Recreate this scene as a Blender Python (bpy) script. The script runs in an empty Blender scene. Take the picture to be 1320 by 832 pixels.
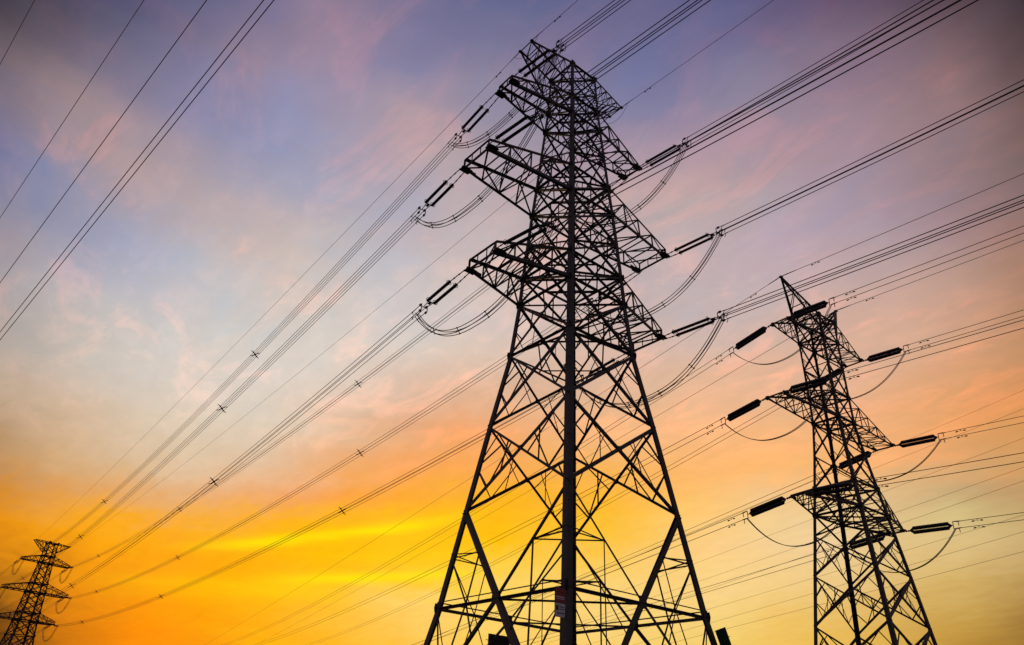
import bpy, math, random
import numpy as np
from mathutils import Vector, Matrix

S = bpy.context.scene
COL = S.collection
random.seed(4)
R = math.radians

# ------------------------------------------------------------------ camera
EYE = 1.6                                   # eye height above the field
PITCH, ROLL, FPX = 0.5316339, 0.0532626, 947.02
cam_d = bpy.data.cameras.new("camera")
cam_d.sensor_width = 36.0
cam_d.lens = FPX / 1320 * 36.0
cam_d.clip_start = 0.1
cam_d.clip_end = 9000
cam = bpy.data.objects.new("camera", cam_d)
COL.objects.link(cam)
_f = Vector((0, math.cos(PITCH), math.sin(PITCH)))
_u0 = Vector((0, -math.sin(PITCH), math.cos(PITCH)))
_r0 = Vector((1, 0, 0))
_r = _r0 * math.cos(ROLL) + _u0 * math.sin(ROLL)
_u = -_r0 * math.sin(ROLL) + _u0 * math.cos(ROLL)
cam.matrix_world = Matrix(((_r.x, _u.x, -_f.x, 0), (_r.y, _u.y, -_f.y, 0), (_r.z, _u.z, -_f.z, EYE), (0, 0, 0, 1)))
S.camera = cam

# ------------------------------------------------------------------ exposure
S.view_settings.view_transform = 'Standard'
S.view_settings.look = 'None'
S.view_settings.exposure = 0
S.view_settings.gamma = 1
S.view_settings.use_curve_mapping = False

# ------------------------------------------------------------------ sun and dusk sky
SUN_AZ, SUN_EL = -9.0, 2.5                  # just above the horizon behind the lattice, left of centre
sd = bpy.data.lights.new("sun", 'SUN')
sd.energy = 0.15
sd.angle = R(0.5)
sd.color = (1.0, 0.62, 0.30)
so = bpy.data.objects.new("sun", sd)
COL.objects.link(so)
_sdir = Vector((math.sin(R(SUN_AZ)) * math.cos(R(SUN_EL)), math.cos(R(SUN_AZ)) * math.cos(R(SUN_EL)), math.sin(R(SUN_EL))))
so.rotation_euler = (-_sdir).to_track_quat('-Z', 'Y').to_euler()
so.location = (0, 0, 80)


def lin(c):
    c = c / 255.0
    return c / 12.92 if c <= 0.04045 else ((c + 0.055) / 1.055) ** 2.4


# the afterglow as seen, with lens vignetting painted into the corner colours: (column, row) of the view -> sRGB; turned into azimuth / elevation below
SKY = {
    0: [(0, 71, 62, 72), (60, 77, 72, 88), (150, 85, 84, 112), (250, 97, 97, 130), (330, 115, 110, 142), (430, 145, 126, 150), (520, 125, 117, 146), (600, 105, 107, 144), (660, 99, 103, 142), (800, 97, 101, 140), (900, 91, 95, 134), (1000, 99, 88, 123), (1100, 99, 84, 107), (1200, 87, 70, 81), (1320, 61, 48, 51)],
    50: [(0, 81, 74, 84), (100, 101, 94, 112), (200, 111, 108, 138), (320, 139, 122, 146), (430, 157, 136, 156), (560, 121, 117, 152), (850, 105, 107, 148), (950, 111, 109, 148), (1080, 127, 108, 129), (1200, 121, 96, 103), (1320, 77, 60, 63)],
    100: [(0, 133, 114, 120), (80, 151, 128, 132), (170, 127, 120, 146), (250, 129, 126, 158), (340, 157, 138, 158), (420, 149, 138, 166), (520, 135, 131, 164), (600, 145, 135, 158), (850, 117, 117, 156), (950, 133, 125, 152), (1100, 143, 120, 139), (1200, 143, 116, 121), (1320, 101, 78, 77)],
    150: [(0, 119, 114, 140), (40, 147, 130, 142), (110, 165, 142, 146), (190, 157, 142, 156), (270, 139, 138, 172), (360, 147, 146, 178), (460, 161, 148, 170), (540, 175, 155, 162), (620, 149, 141, 162), (860, 133, 129, 160), (960, 151, 139, 158), (1100, 159, 134, 147), (1220, 149, 120, 123), (1320, 115, 90, 87)],
    200: [(0, 117, 118, 154), (60, 139, 138, 168), (130, 173, 150, 152), (200, 175, 154, 158), (280, 159, 152, 172), (360, 151, 154, 184), (460, 167, 158, 176), (560, 181, 163, 168), (900, 159, 147, 162), (1020, 171, 146, 157), (1120, 167, 140, 151), (1230, 147, 120, 123), (1320, 121, 96, 93)],
    250: [(0, 135, 132, 156), (70, 141, 144, 174), (140, 163, 154, 168), (230, 187, 166, 166), (310, 183, 168, 174), (380, 167, 166, 186), (480, 175, 168, 182), (580, 187, 171, 176), (880, 181, 163, 164), (980, 181, 163, 166), (1080, 169, 150, 165), (1200, 155, 132, 141), (1320, 133, 106, 101)],
    300: [(0, 160, 148, 156), (80, 154, 154, 178), (170, 164, 166, 190), (250, 188, 176, 180), (330, 202, 182, 176), (420, 194, 182, 182), (500, 186, 178, 188), (600, 198, 180, 180), (900, 190, 172, 172), (1000, 185, 164, 179), (1120, 177, 154, 165), (1230, 169, 136, 137), (1320, 153, 116, 105)],
    350: [(0, 164, 156, 160), (80, 178, 174, 184), (180, 184, 184, 198), (280, 198, 192, 194), (380, 212, 194, 184), (470, 204, 194, 194), (600, 210, 192, 186), (900, 190, 174, 178), (1000, 194, 173, 178), (1120, 194, 167, 164), (1230, 186, 151, 138), (1320, 168, 127, 104)],
    400: [(0, 172, 162, 160), (100, 196, 188, 182), (200, 202, 198, 198), (300, 208, 200, 196), (400, 214, 202, 192), (500, 210, 202, 200), (590, 210, 198, 196), (920, 196, 178, 178), (1000, 206, 179, 172), (1150, 214, 173, 152), (1240, 204, 157, 130), (1320, 186, 137, 106)],
    450: [(0, 180, 166, 154), (100, 202, 192, 182), (200, 210, 204, 198), (320, 218, 208, 198), (430, 218, 210, 202), (520, 220, 208, 198), (600, 222, 200, 184), (920, 214, 184, 168), (1150, 218, 175, 148), (1240, 214, 163, 128), (1320, 194, 143, 104)],
    500: [(0, 192, 168, 144), (60, 214, 186, 164), (150, 218, 202, 186), (260, 222, 210, 198), (370, 224, 212, 202), (450, 226, 208, 192), (520, 220, 188, 166), (640, 228, 182, 150), (920, 232, 184, 150), (1100, 230, 179, 146), (1230, 228, 165, 114), (1320, 214, 149, 94)],
    550: [(0, 182, 148, 112), (80, 210, 178, 144), (180, 222, 200, 174), (290, 226, 210, 188), (380, 228, 206, 182), (450, 224, 188, 156), (520, 228, 172, 130), (600, 244, 168, 110), (920, 246, 186, 134), (1150, 239, 175, 120), (1250, 233, 163, 100), (1320, 215, 151, 90)],
    600: [(0, 192, 146, 96), (90, 216, 174, 126), (180, 222, 188, 148), (270, 226, 198, 164), (350, 230, 190, 154), (430, 234, 172, 120), (520, 250, 168, 96), (600, 254, 168, 84), (920, 252, 184, 112), (1000, 255, 185, 110), (1150, 241, 179, 118), (1230, 223, 167, 114), (1320, 209, 157, 100)],
    640: [(0, 214, 140, 50), (100, 232, 160, 84), (200, 228, 174, 120), (280, 234, 174, 124), (360, 244, 164, 96), (440, 252, 164, 72), (520, 255, 168, 52), (620, 255, 178, 20), (760, 254, 182, 50), (830, 254, 184, 86), (920, 253, 192, 110), (1000, 244, 198, 140), (1150, 222, 186, 134), (1240, 196, 168, 120), (1320, 190, 154, 108)],
    670: [(0, 240, 150, 14), (80, 255, 171, 8), (160, 255, 174, 8), (260, 255, 172, 8), (340, 255, 176, 4), (430, 255, 182, 6), (540, 255, 190, 8), (630, 255, 188, 2), (760, 255, 190, 20), (830, 254, 196, 66), (920, 254, 204, 120), (1030, 240, 210, 154), (1230, 215, 193, 132), (1320, 197, 169, 110)],
    700: [(0, 222, 138, 14), (90, 255, 166, 6), (160, 255, 170, 2), (280, 255, 176, 0), (360, 255, 184, 0), (430, 255, 190, 0), (500, 255, 198, 2), (560, 255, 196, 2), (640, 255, 194, 10), (760, 254, 196, 56), (830, 253, 203, 108), (920, 253, 206, 134), (1040, 243, 208, 156), (1240, 222, 191, 132), (1320, 202, 167, 114)],
    735: [(0, 178, 110, 18), (90, 244, 150, 8), (160, 255, 154, 6), (290, 255, 172, 0), (370, 255, 182, 2), (440, 254, 188, 6), (500, 254, 192, 14), (570, 254, 200, 16), (640, 254, 210, 84), (760, 253, 208, 100), (920, 252, 212, 138), (1040, 241, 206, 144), (1240, 218, 185, 114), (1320, 192, 155, 94)],
    765: [(0, 152, 92, 18), (80, 224, 136, 14), (160, 255, 150, 4), (280, 255, 166, 2), (370, 255, 184, 10), (440, 255, 196, 40), (520, 254, 212, 108), (600, 254, 213, 116), (760, 252, 212, 122), (920, 249, 212, 138), (1040, 241, 202, 128), (1240, 212, 175, 98), (1320, 180, 141, 78)],
    800: [(0, 118, 70, 16), (80, 208, 118, 14), (160, 255, 146, 4), (280, 254, 158, 4), (370, 254, 180, 18), (450, 254, 194, 58), (540, 254, 206, 104), (640, 252, 210, 104), (760, 251, 211, 122), (920, 247, 210, 122), (1040, 241, 194, 100), (1240, 204, 161, 76), (1320, 166, 125, 62)],
    832: [(0, 96, 56, 14), (60, 194, 114, 14), (150, 255, 138, 4), (280, 252, 150, 8), (370, 254, 174, 20), (450, 254, 186, 44), (560, 252, 200, 84), (690, 252, 204, 96), (920, 243, 206, 110), (1040, 237, 188, 82), (1240, 196, 151, 64), (1320, 154, 113, 52)],
}
_pts = []
for v, row in SKY.items():
    for u, r_, g_, b_ in row:
        d = _f * FPX + _r * (u - 660) - _u * (v - 416)
        az = math.degrees(math.atan2(d.x, d.y))
        el = math.degrees(math.atan2(d.z, math.hypot(d.x, d.y)))
        _pts.append((az, el, lin(r_), lin(g_), lin(b_)))
# outside the picture: dim blue dusk overhead and behind, glow fading along the horizon to both sides
for az in range(-180, 181, 30):
    _pts.append((az, 75, .085, .085, .20))
    if abs(az) >= 90:
        _pts.append((az, 40, 0.085, .082, .15))
        _pts.append((az, 12, 0.10, .085, .11))
        _pts.append((az, -4, .06, .05, .055))
for az in (-65, 65):
    _pts += [(az, 45, .07, .055, .085), (az, 25, .16, .12, .12), (az, 5, .16, .08, .03), (az, -6, .10, .05, .02)]
_P = np.array(_pts)


def sky_at(az, el):
    da = (_P[:, 0] - az + 180) % 360 - 180
    d2 = (da * math.cos(R(max(0, min(el, 80))))) ** 2 + (2.1 * (_P[:, 1] - el)) ** 2
    w = 1.0 / (d2 + 1.1) ** 2
    # local linear fit keeps gradients true between the samples
    X = np.stack([np.ones(len(_P)), da * .1, (_P[:, 1] - el) * .1], 1)
    A = X.T @ (X * w[:, None]) + np.diag([1e-9, 2e-4 * w.sum(), 2e-4 * w.sum()])
    c = np.linalg.solve(A, X.T @ (w[:, None] * _P[:, 2:]))[0]
    lo = (_P[:, 2:] * (w / w.sum())[:, None]).sum(0)
    return np.clip(c, .6 * lo, 1.5 * lo + .01)


world = bpy.data.worlds.new("World")
S.world = world
world.use_nodes = True
NT = world.node_tree
NT.nodes.clear()


def nd(t, **k):
    n = NT.nodes.new(t)
    for a, b in k.items():
        setattr(n, a, b)
    return n


def mth(op, a, b=None, c=None, clamp=False):
    n = nd('ShaderNodeMath', operation=op, use_clamp=clamp)
    for i, x in enumerate((a, b, c)):
        if x is None:
            continue
        if isinstance(x, (int, float)):
            n.inputs[i].default_value = x
        else:
            NT.links.new(x, n.inputs[i])
    return n.outputs[0]


def mixc(fac, a, b, mode='MIX'):
    n = nd('ShaderNodeMix', data_type='RGBA', blend_type=mode)
    n.clamp_factor = True
    for s, x in ((n.inputs[0], fac), (n.inputs[6], a), (n.inputs[7], b)):
        if isinstance(x, (int, float)):
            s.default_value = x
        elif isinstance(x, tuple):
            s.default_value = x
        else:
            NT.links.new(x, s)
    return n.outputs[2]


def maprange(x, a, b, c=0.0, d=1.0, smooth=True):
    n = nd('ShaderNodeMapRange', interpolation_type='SMOOTHSTEP' if smooth else 'LINEAR')
    NT.links.new(x, n.inputs[0])
    for i, q in enumerate((a, b, c, d)):
        n.inputs[i + 1].default_value = q
    return n.outputs[0]


def noise(vec, scale, detail, rough=.55, dist=0.0):
    n = nd('ShaderNodeTexNoise')
    NT.links.new(vec, n.inputs['Vector'])
    n.inputs['Scale'].default_value = scale
    n.inputs['Detail'].default_value = detail
    n.inputs['Roughness'].default_value = rough
    n.inputs['Distortion'].default_value = dist
    return n.outputs['Fac']


def combine(x, y, z):
    n = nd('ShaderNodeCombineXYZ')
    for i, q in enumerate((x, y, z)):
        if isinstance(q, (int, float)):
            n.inputs[i].default_value = q
        else:
            NT.links.new(q, n.inputs[i])
    return n.outputs[0]


tc = nd('ShaderNodeTexCoord')
sep = nd('ShaderNodeSeparateXYZ')
NT.links.new(tc.outputs['Generated'], sep.inputs[0])
dx, dy, dz = sep.outputs
AZ = mth('MULTIPLY', mth('ARCTAN2', dx, dy), 180 / math.pi)
EL = mth('MULTIPLY', mth('ARCSINE', dz), 180 / math.pi)
# high cloud sheet: directions laid onto a flat layer, stretched along the wind
den = mth('ADD', mth('MAXIMUM', dz, 0.0), 0.12)
px = mth('DIVIDE', dx, den)
py = mth('DIVIDE', dy, den)
wa = R(-36)
along = mth('ADD', mth('MULTIPLY', px, math.sin(wa)), mth('MULTIPLY', py, math.cos(wa)))
cross = mth('SUBTRACT', mth('MULTIPLY', px, math.cos(wa)), mth('MULTIPLY', py, math.sin(wa)))
cvec = combine(mth('MULTIPLY', along, .55), cross, 0.0)
bvec = combine(mth('MULTIPLY', along, .75), cross, 3.7)
n_big = noise(bvec, 2.1, 4, .5, .4)
n_wisp = noise(cvec, 6.5, 8, .66, .9)
n_fine = noise(cvec, 19.0, 5, .6, .3)
# wobble the glow so its bands have soft torn edges instead of straight ramps
wob = mth('MULTIPLY', mth('SUBTRACT', n_big, .5), 5.0)
wob2 = mth('MULTIPLY', mth('SUBTRACT', n_wisp, .5), 3.0)
lowband = combine(mth('MULTIPLY', AZ, .030), mth('MULTIPLY', EL, .30), 1.3)
n_low = noise(lowband, 1.0, 6, .6, .6)
wob3 = mth('MULTIPLY', mth('SUBTRACT', n_low, .5), 2.2)
AZ2 = mth('ADD', AZ, wob)
EL2 = mth('ADD', EL, mth('ADD', wob2, wob3))
ELF = mth('DIVIDE', mth('ADD', EL2, 10.0), 100.0, clamp=True)

COLS = [-180, -120, -80, -58] + list(range(-52, 53, 4)) + [58, 80, 120, 180]
ELS = [-10, -3, 1, 4, 6, 8, 9.5, 11, 12.5, 13.8, 15, 16.2, 17.5, 19, 20.5, 22, 24, 26, 28, 30.5, 33, 35.5, 38, 40.5, 43, 45.5, 48, 51, 54, 60, 72, 90]
col = None
for k, a in enumerate(COLS):
    cr = nd('ShaderNodeValToRGB')
    NT.links.new(ELF, cr.inputs[0])
    e = cr.color_ramp.elements
    cr.color_ramp.interpolation = 'LINEAR'
    while len(e) > 1:
        e.remove(e[0])
    for i, el in enumerate(ELS):
        c = sky_at(a, el)
        q = e[0] if i == 0 else e.new((el + 10) / 100)
        q.position = (el + 10) / 100
        q.color = (float(c[0]), float(c[1]), float(c[2]), 1)
    if col is None:
        col = cr.outputs[0]
    else:
        col = mixc(maprange(AZ2, COLS[k - 1], a, smooth=False), col, cr.outputs[0])

# pink and grey cirrus lit from below
hi = maprange(EL, 14, 26)
w1 = maprange(mth('ADD', mth('MULTIPLY', n_wisp, .65), mth('MULTIPLY', n_big, .45)), .55, .655)
col = mixc(mth('MULTIPLY', mth('MULTIPLY', w1, hi), .68), col, mixc(1.0, col, (1.36, 1.10, 1.02, 1), 'MULTIPLY'))
w0 = maprange(mth('ADD', mth('MULTIPLY', n_wisp, .6), mth('MULTIPLY', n_big, .5)), .535, .42)
col = mixc(mth('MULTIPLY', mth('MULTIPLY', w0, hi), .50), col, mixc(1.0, col, (.82, .95, 1.08, 1), 'MULTIPLY'))
w2 = maprange(mth('ADD', mth('MULTIPLY', n_fine, .6), mth('MULTIPLY', n_wisp, .4)), .50, .62)
col = mixc(mth('MULTIPLY', mth('MULTIPLY', w2, hi), .42), col, mixc(1.0, col, (1.16, 1.05, 1.0, 1), 'MULTIPLY'))
fi = maprange(n_fine, .35, .65, .98, 1.02)
col = mixc(1.0, col, combine(fi, fi, fi), 'MULTIPLY')
STREAKS = [(-11.0, 13.7, .21, -25, 0, .42, .85), (-9.0, 10.75, .11, -19, 1, .38, .85), (-20.0, 9.0, .06, -30, -9, .8, .3)]
# bright torn streaks of yellow low in the glow, and dull orange smoke between them
lowm = mth('MULTIPLY', maprange(EL, 15.5, 11), mth('MULTIPLY', maprange(AZ, -27, -15), maprange(AZ, 6, -3)))
st = mth('MULTIPLY', maprange(n_low, .50, .72), lowm)
col = mixc(mth('MULTIPLY', st, .22), col, (1.0, .72, .0, 1))
# two long bright rents in the low cloud, rising gently to the right
for a0, e0, k_, l0, l1, th_, q_ in STREAKS:
    dd = mth('SUBTRACT', mth('ADD', EL, mth('MULTIPLY', wob3, .45)), mth('ADD', mth('MULTIPLY', mth('SUBTRACT', AZ, a0), k_), e0))
    g_ = mth('EXPONENT', mth('MULTIPLY', mth('MULTIPLY', dd, dd), -1.0 / th_ ** 2))
    win = mth('MULTIPLY', maprange(AZ, l0, l0 + 8), maprange(AZ, l1, l1 - 7))
    tex = maprange(n_low, .34, .60, .45, 1.0)
    col = mixc(mth('MULTIPLY', mth('MULTIPLY', g_, win), mth('MULTIPLY', tex, q_)), col, (1.0, .80, .0, 1))
sk = mth('MULTIPLY', maprange(n_low, .46, .33), lowm)
col = mixc(mth('MULTIPLY', sk, .25), col, mixc(1.0, col, (.92, .74, .7, 1), 'MULTIPLY'))

sky = nd('ShaderNodeTexSky', sky_type='NISHITA', sun_disc=False)
sky.sun_elevation = R(SUN_EL)
sky.sun_rotation = R(SUN_AZ)
bg0 = nd('ShaderNodeBackground')
NT.links.new(sky.outputs[0], bg0.inputs[0])
bg0.inputs[1].default_value = 0.001
bg1 = nd('ShaderNodeBackground')
NT.links.new(col, bg1.inputs[0])
bg1.inputs[1].default_value = 1.0
add = nd('ShaderNodeAddShader')
NT.links.new(bg0.outputs[0], add.inputs[0])
NT.links.new(bg1.outputs[0], add.inputs[1])
wout = nd('ShaderNodeOutputWorld')
NT.links.new(add.outputs[0], wout.inputs[0])
world.cycles.sampling_method = 'MANUAL'
world.cycles.sample_map_resolution = 512


# ------------------------------------------------------------------ materials
def mat(name, c0, c1=None, scale=6.0, rough=.6, metal=0.0):
    m = bpy.data.materials.new(name)
    m.use_nodes = True
    nt = m.node_tree
    b = nt.nodes['Principled BSDF']
    b.inputs['Roughness'].default_value = rough
    b.inputs['Metallic'].default_value = metal
    b.inputs['Base Color'].default_value = (*c0, 1)
    if c1:
        t = nt.nodes.new('ShaderNodeTexCoord')
        n = nt.nodes.new('ShaderNodeTexNoise')
        n.inputs['Scale'].default_value = scale
        n.inputs['Detail'].default_value = 6
        r = nt.nodes.new('ShaderNodeValToRGB')
        r.color_ramp.elements[0].position = .35
        r.color_ramp.elements[1].position = .65
        r.color_ramp.elements[0].color = (*c0, 1)
        r.color_ramp.elements[1].color = (*c1, 1)
        nt.links.new(t.outputs['Object'], n.inputs['Vector'])
        nt.links.new(n.outputs['Fac'], r.inputs[0])
        nt.links.new(r.outputs[0], b.inputs['Base Color'])
    return m


M_steel = mat('weathered_steel', (.046, .042, .035), (.072, .062, .050), 1.7, .6)
M_steel_far = mat('weathered_steel_brown', (.036, .030, .026), (.056, .044, .034), 1.2, .7)
M_cable = mat('stranded_cable', (.035, .032, .030), (.05, .045, .04), 3.0, .55)
M_ins = mat('insulator_shed', (.020, .018, .017), (.032, .026, .022), 8.0, .4)
M_fit = mat('forged_fitting', (.045, .042, .040), (.065, .06, .055), 9.0, .5)
M_red = mat('red_enamel', (.36, .05, .035), (.29, .04, .035), 5.0, .5)
M_white = mat('white_enamel', (.82, .80, .80), (.70, .68, .68), 5.0, .5)
M_mark = mat('dark_print', (.10, .06, .06), None, 1, .6)
M_green = mat('green_enamel', (.03, .10, .05), (.022, .07, .04), 5.0, .5)
M_purple = mat('faded_plum_enamel', (.16, .10, .13), (.12, .08, .10), 5.0, .5)
M_dark = mat('dark_painted_plate', (.022, .020, .018), (.034, .030, .024), 3.0, .6)
M_ground = mat('dry_field', (.060, .052, .026), (.035, .045, .016), .35, .95)


# ------------------------------------------------------------------ mesh helpers
class MB:
    def __init__(s):
        s.v, s.f = [], []

    def quad_strip(s, rings, closed=True, caps=True):
        base = len(s.v)
        n = len(rings[0])
        for r in rings:
            s.v.extend([tuple(p) for p in r])
        for i in range(len(rings) - 1):
            for j in range(n if closed else n - 1):
                a = base + i * n + j
                b = base + i * n + (j + 1) % n
                s.f.append((a, b, b + n, a + n))
        if caps:
            s.f.append(tuple(base + j for j in reversed(range(n))))
            s.f.append(tuple(base + (len(rings) - 1) * n + j for j in range(n)))

    def angle(s, p, q, w, ref, t=None, off=0.0):
        """steel angle section from p to q: one flange lies in the plane facing ref, the other points inwards"""
        p, q, ref = Vector(p), Vector(q), Vector(ref)
        d = (q - p)
        if d.length < 1e-4:
            return
        d.normalize()
        n = ref - d * ref.dot(d)
        if n.length < 1e-3:
            n = d.orthogonal()
        n.normalize()
        u = d.cross(n)
        t = t or max(.012, w * .11)
        o = n * off - u * (w * .5)
        prof = [(0, 0), (w, 0), (w, -t), (t, -t), (t, -w), (0, -w)]
        s.quad_strip([[P + o + u * a + n * b for a, b in prof] for P in (p, q)])

    def legangle(s, p, q, w, fx, fy, t=None):
        """corner leg: flanges run along the two faces (inward directions fx, fy)"""
        p, q = Vector(p), Vector(q)
        d = (q - p).normalized()
        a = Vector(fx)
        a = (a - d * a.dot(d)).normalized()
        b = Vector(fy)
        b = (b - d * b.dot(d)).normalized()
        t = t or w * .10
        prof = [(0, 0), (w, 0), (w, t), (t, t), (t, w), (0, w)]
        s.quad_strip([[P + a * x + b * y for x, y in prof] for P in (p, q)])

    def tube(s, pts, r, n=6, caps=True):
        pts = [Vector(p) for p in pts]
        rings = []
        prev = None
        for i, p in enumerate(pts):
            d = (pts[min(i + 1, len(pts) - 1)] - pts[max(i - 1, 0)]).normalized()
            if prev is None:
                a = d.cross(Vector((0, 0, 1)))
                if a.length < 1e-3:
                    a = d.orthogonal()
            else:
                a = prev - d * prev.dot(d)
            a.normalize()
            prev = a
            b = d.cross(a)
            rr = r[i] if isinstance(r, (list, tuple)) else r
            rings.append([p + a * (rr * math.cos(2 * math.pi * k / n)) + b * (rr * math.sin(2 * math.pi * k / n)) for k in range(n)])
        s.quad_strip(rings, True, caps)

    def torus(s, c, axis, R_, r, n=16, m=5):
        c, axis = Vector(c), Vector(axis).normalized()
        a = axis.orthogonal().normalized()
        b = axis.cross(a)
        base = len(s.v)
        for i in range(n):
            e = a * math.cos(2 * math.pi * i / n) + b * math.sin(2 * math.pi * i / n)
            for j in range(m):
                h = 2 * math.pi * j / m
                s.v.append(tuple(c + e * (R_ + r * math.cos(h)) + axis * (r * math.sin(h))))
        for i in range(n):
            for j in range(m):
                s.f.append((base + i * m + j, base + ((i + 1) % n) * m + j, base + ((i + 1) % n) * m + (j + 1) % m, base + i * m + (j + 1) % m))

    def plate(s, c, ex, ey, th, poly):
        """flat plate: polygon in the ex/ey plane around c, thickness th"""
        c, ex, ey = Vector(c), Vector(ex).normalized(), Vector(ey)
        ey = (ey - ex * ey.dot(ex)).normalized()
        n = ex.cross(ey)
        s.quad_strip([[c + ex * a + ey * b + n * h for a, b in poly] for h in (-th / 2, th / 2)])

    def box(s, c, ex, ey, sx, sy, sz):
        s.plate(c, ex, ey, sz, [(-sx / 2, -sy / 2), (sx / 2, -sy / 2), (sx / 2, sy / 2), (-sx / 2, sy / 2)])

    def mesh(s, name, m, smooth=False):
        me = bpy.data.meshes.new(name)
        me.from_pydata(s.v, [], s.f)
        me.materials.append(m)
        if smooth:
            me.polygons.foreach_set('use_smooth', [True] * len(me.polygons))
        me.update()
        return me


def link(name, me, parent=None, mw=None):
    o = bpy.data.objects.new(name, me)
    COL.objects.link(o)
    if parent:
        o.parent = parent
    return o


def tag(o, label, cat, group=None):
    o['label'] = label
    o['category'] = cat
    if group:
        o['group'] = group
    return o


def thing(name, label, cat, loc=(0, 0, 0), rot=(0, 0, 0), group=None):
    o = bpy.data.objects.new(name, None)
    COL.objects.link(o)
    o.empty_display_size = .5
    o.location = loc
    o.rotation_euler = rot
    return tag(o, label, cat, group)


def copy_tree(o, parent=None):
    c = o.copy()
    COL.objects.link(c)
    if parent:
        c.parent = parent
    for ch in list(o.children):
        copy_tree(ch, c)
    return c


# ------------------------------------------------------------------ ground
g = MB()
N, SZ = 60, 4000.0
for i in range(N + 1):
    for j in range(N + 1):
        sx = 2 * i / N - 1
        sy = 2 * j / N - 1
        X = math.copysign(abs(sx) ** 2.2, sx) * SZ
        Y = math.copysign(abs(sy) ** 2.2, sy) * SZ
        g.v.append((X, Y, -.05 + .05 * math.sin(X * .21) * math.cos(Y * .17)))
for i in range(N):
    for j in range(N):
        a = i * (N + 1) + j
        g.f.append((a, a + N + 1, a + N + 2, a + 1))
ground = link('ground', g.mesh('ground', M_ground, True))
ground['kind'] = 'structure'


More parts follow.
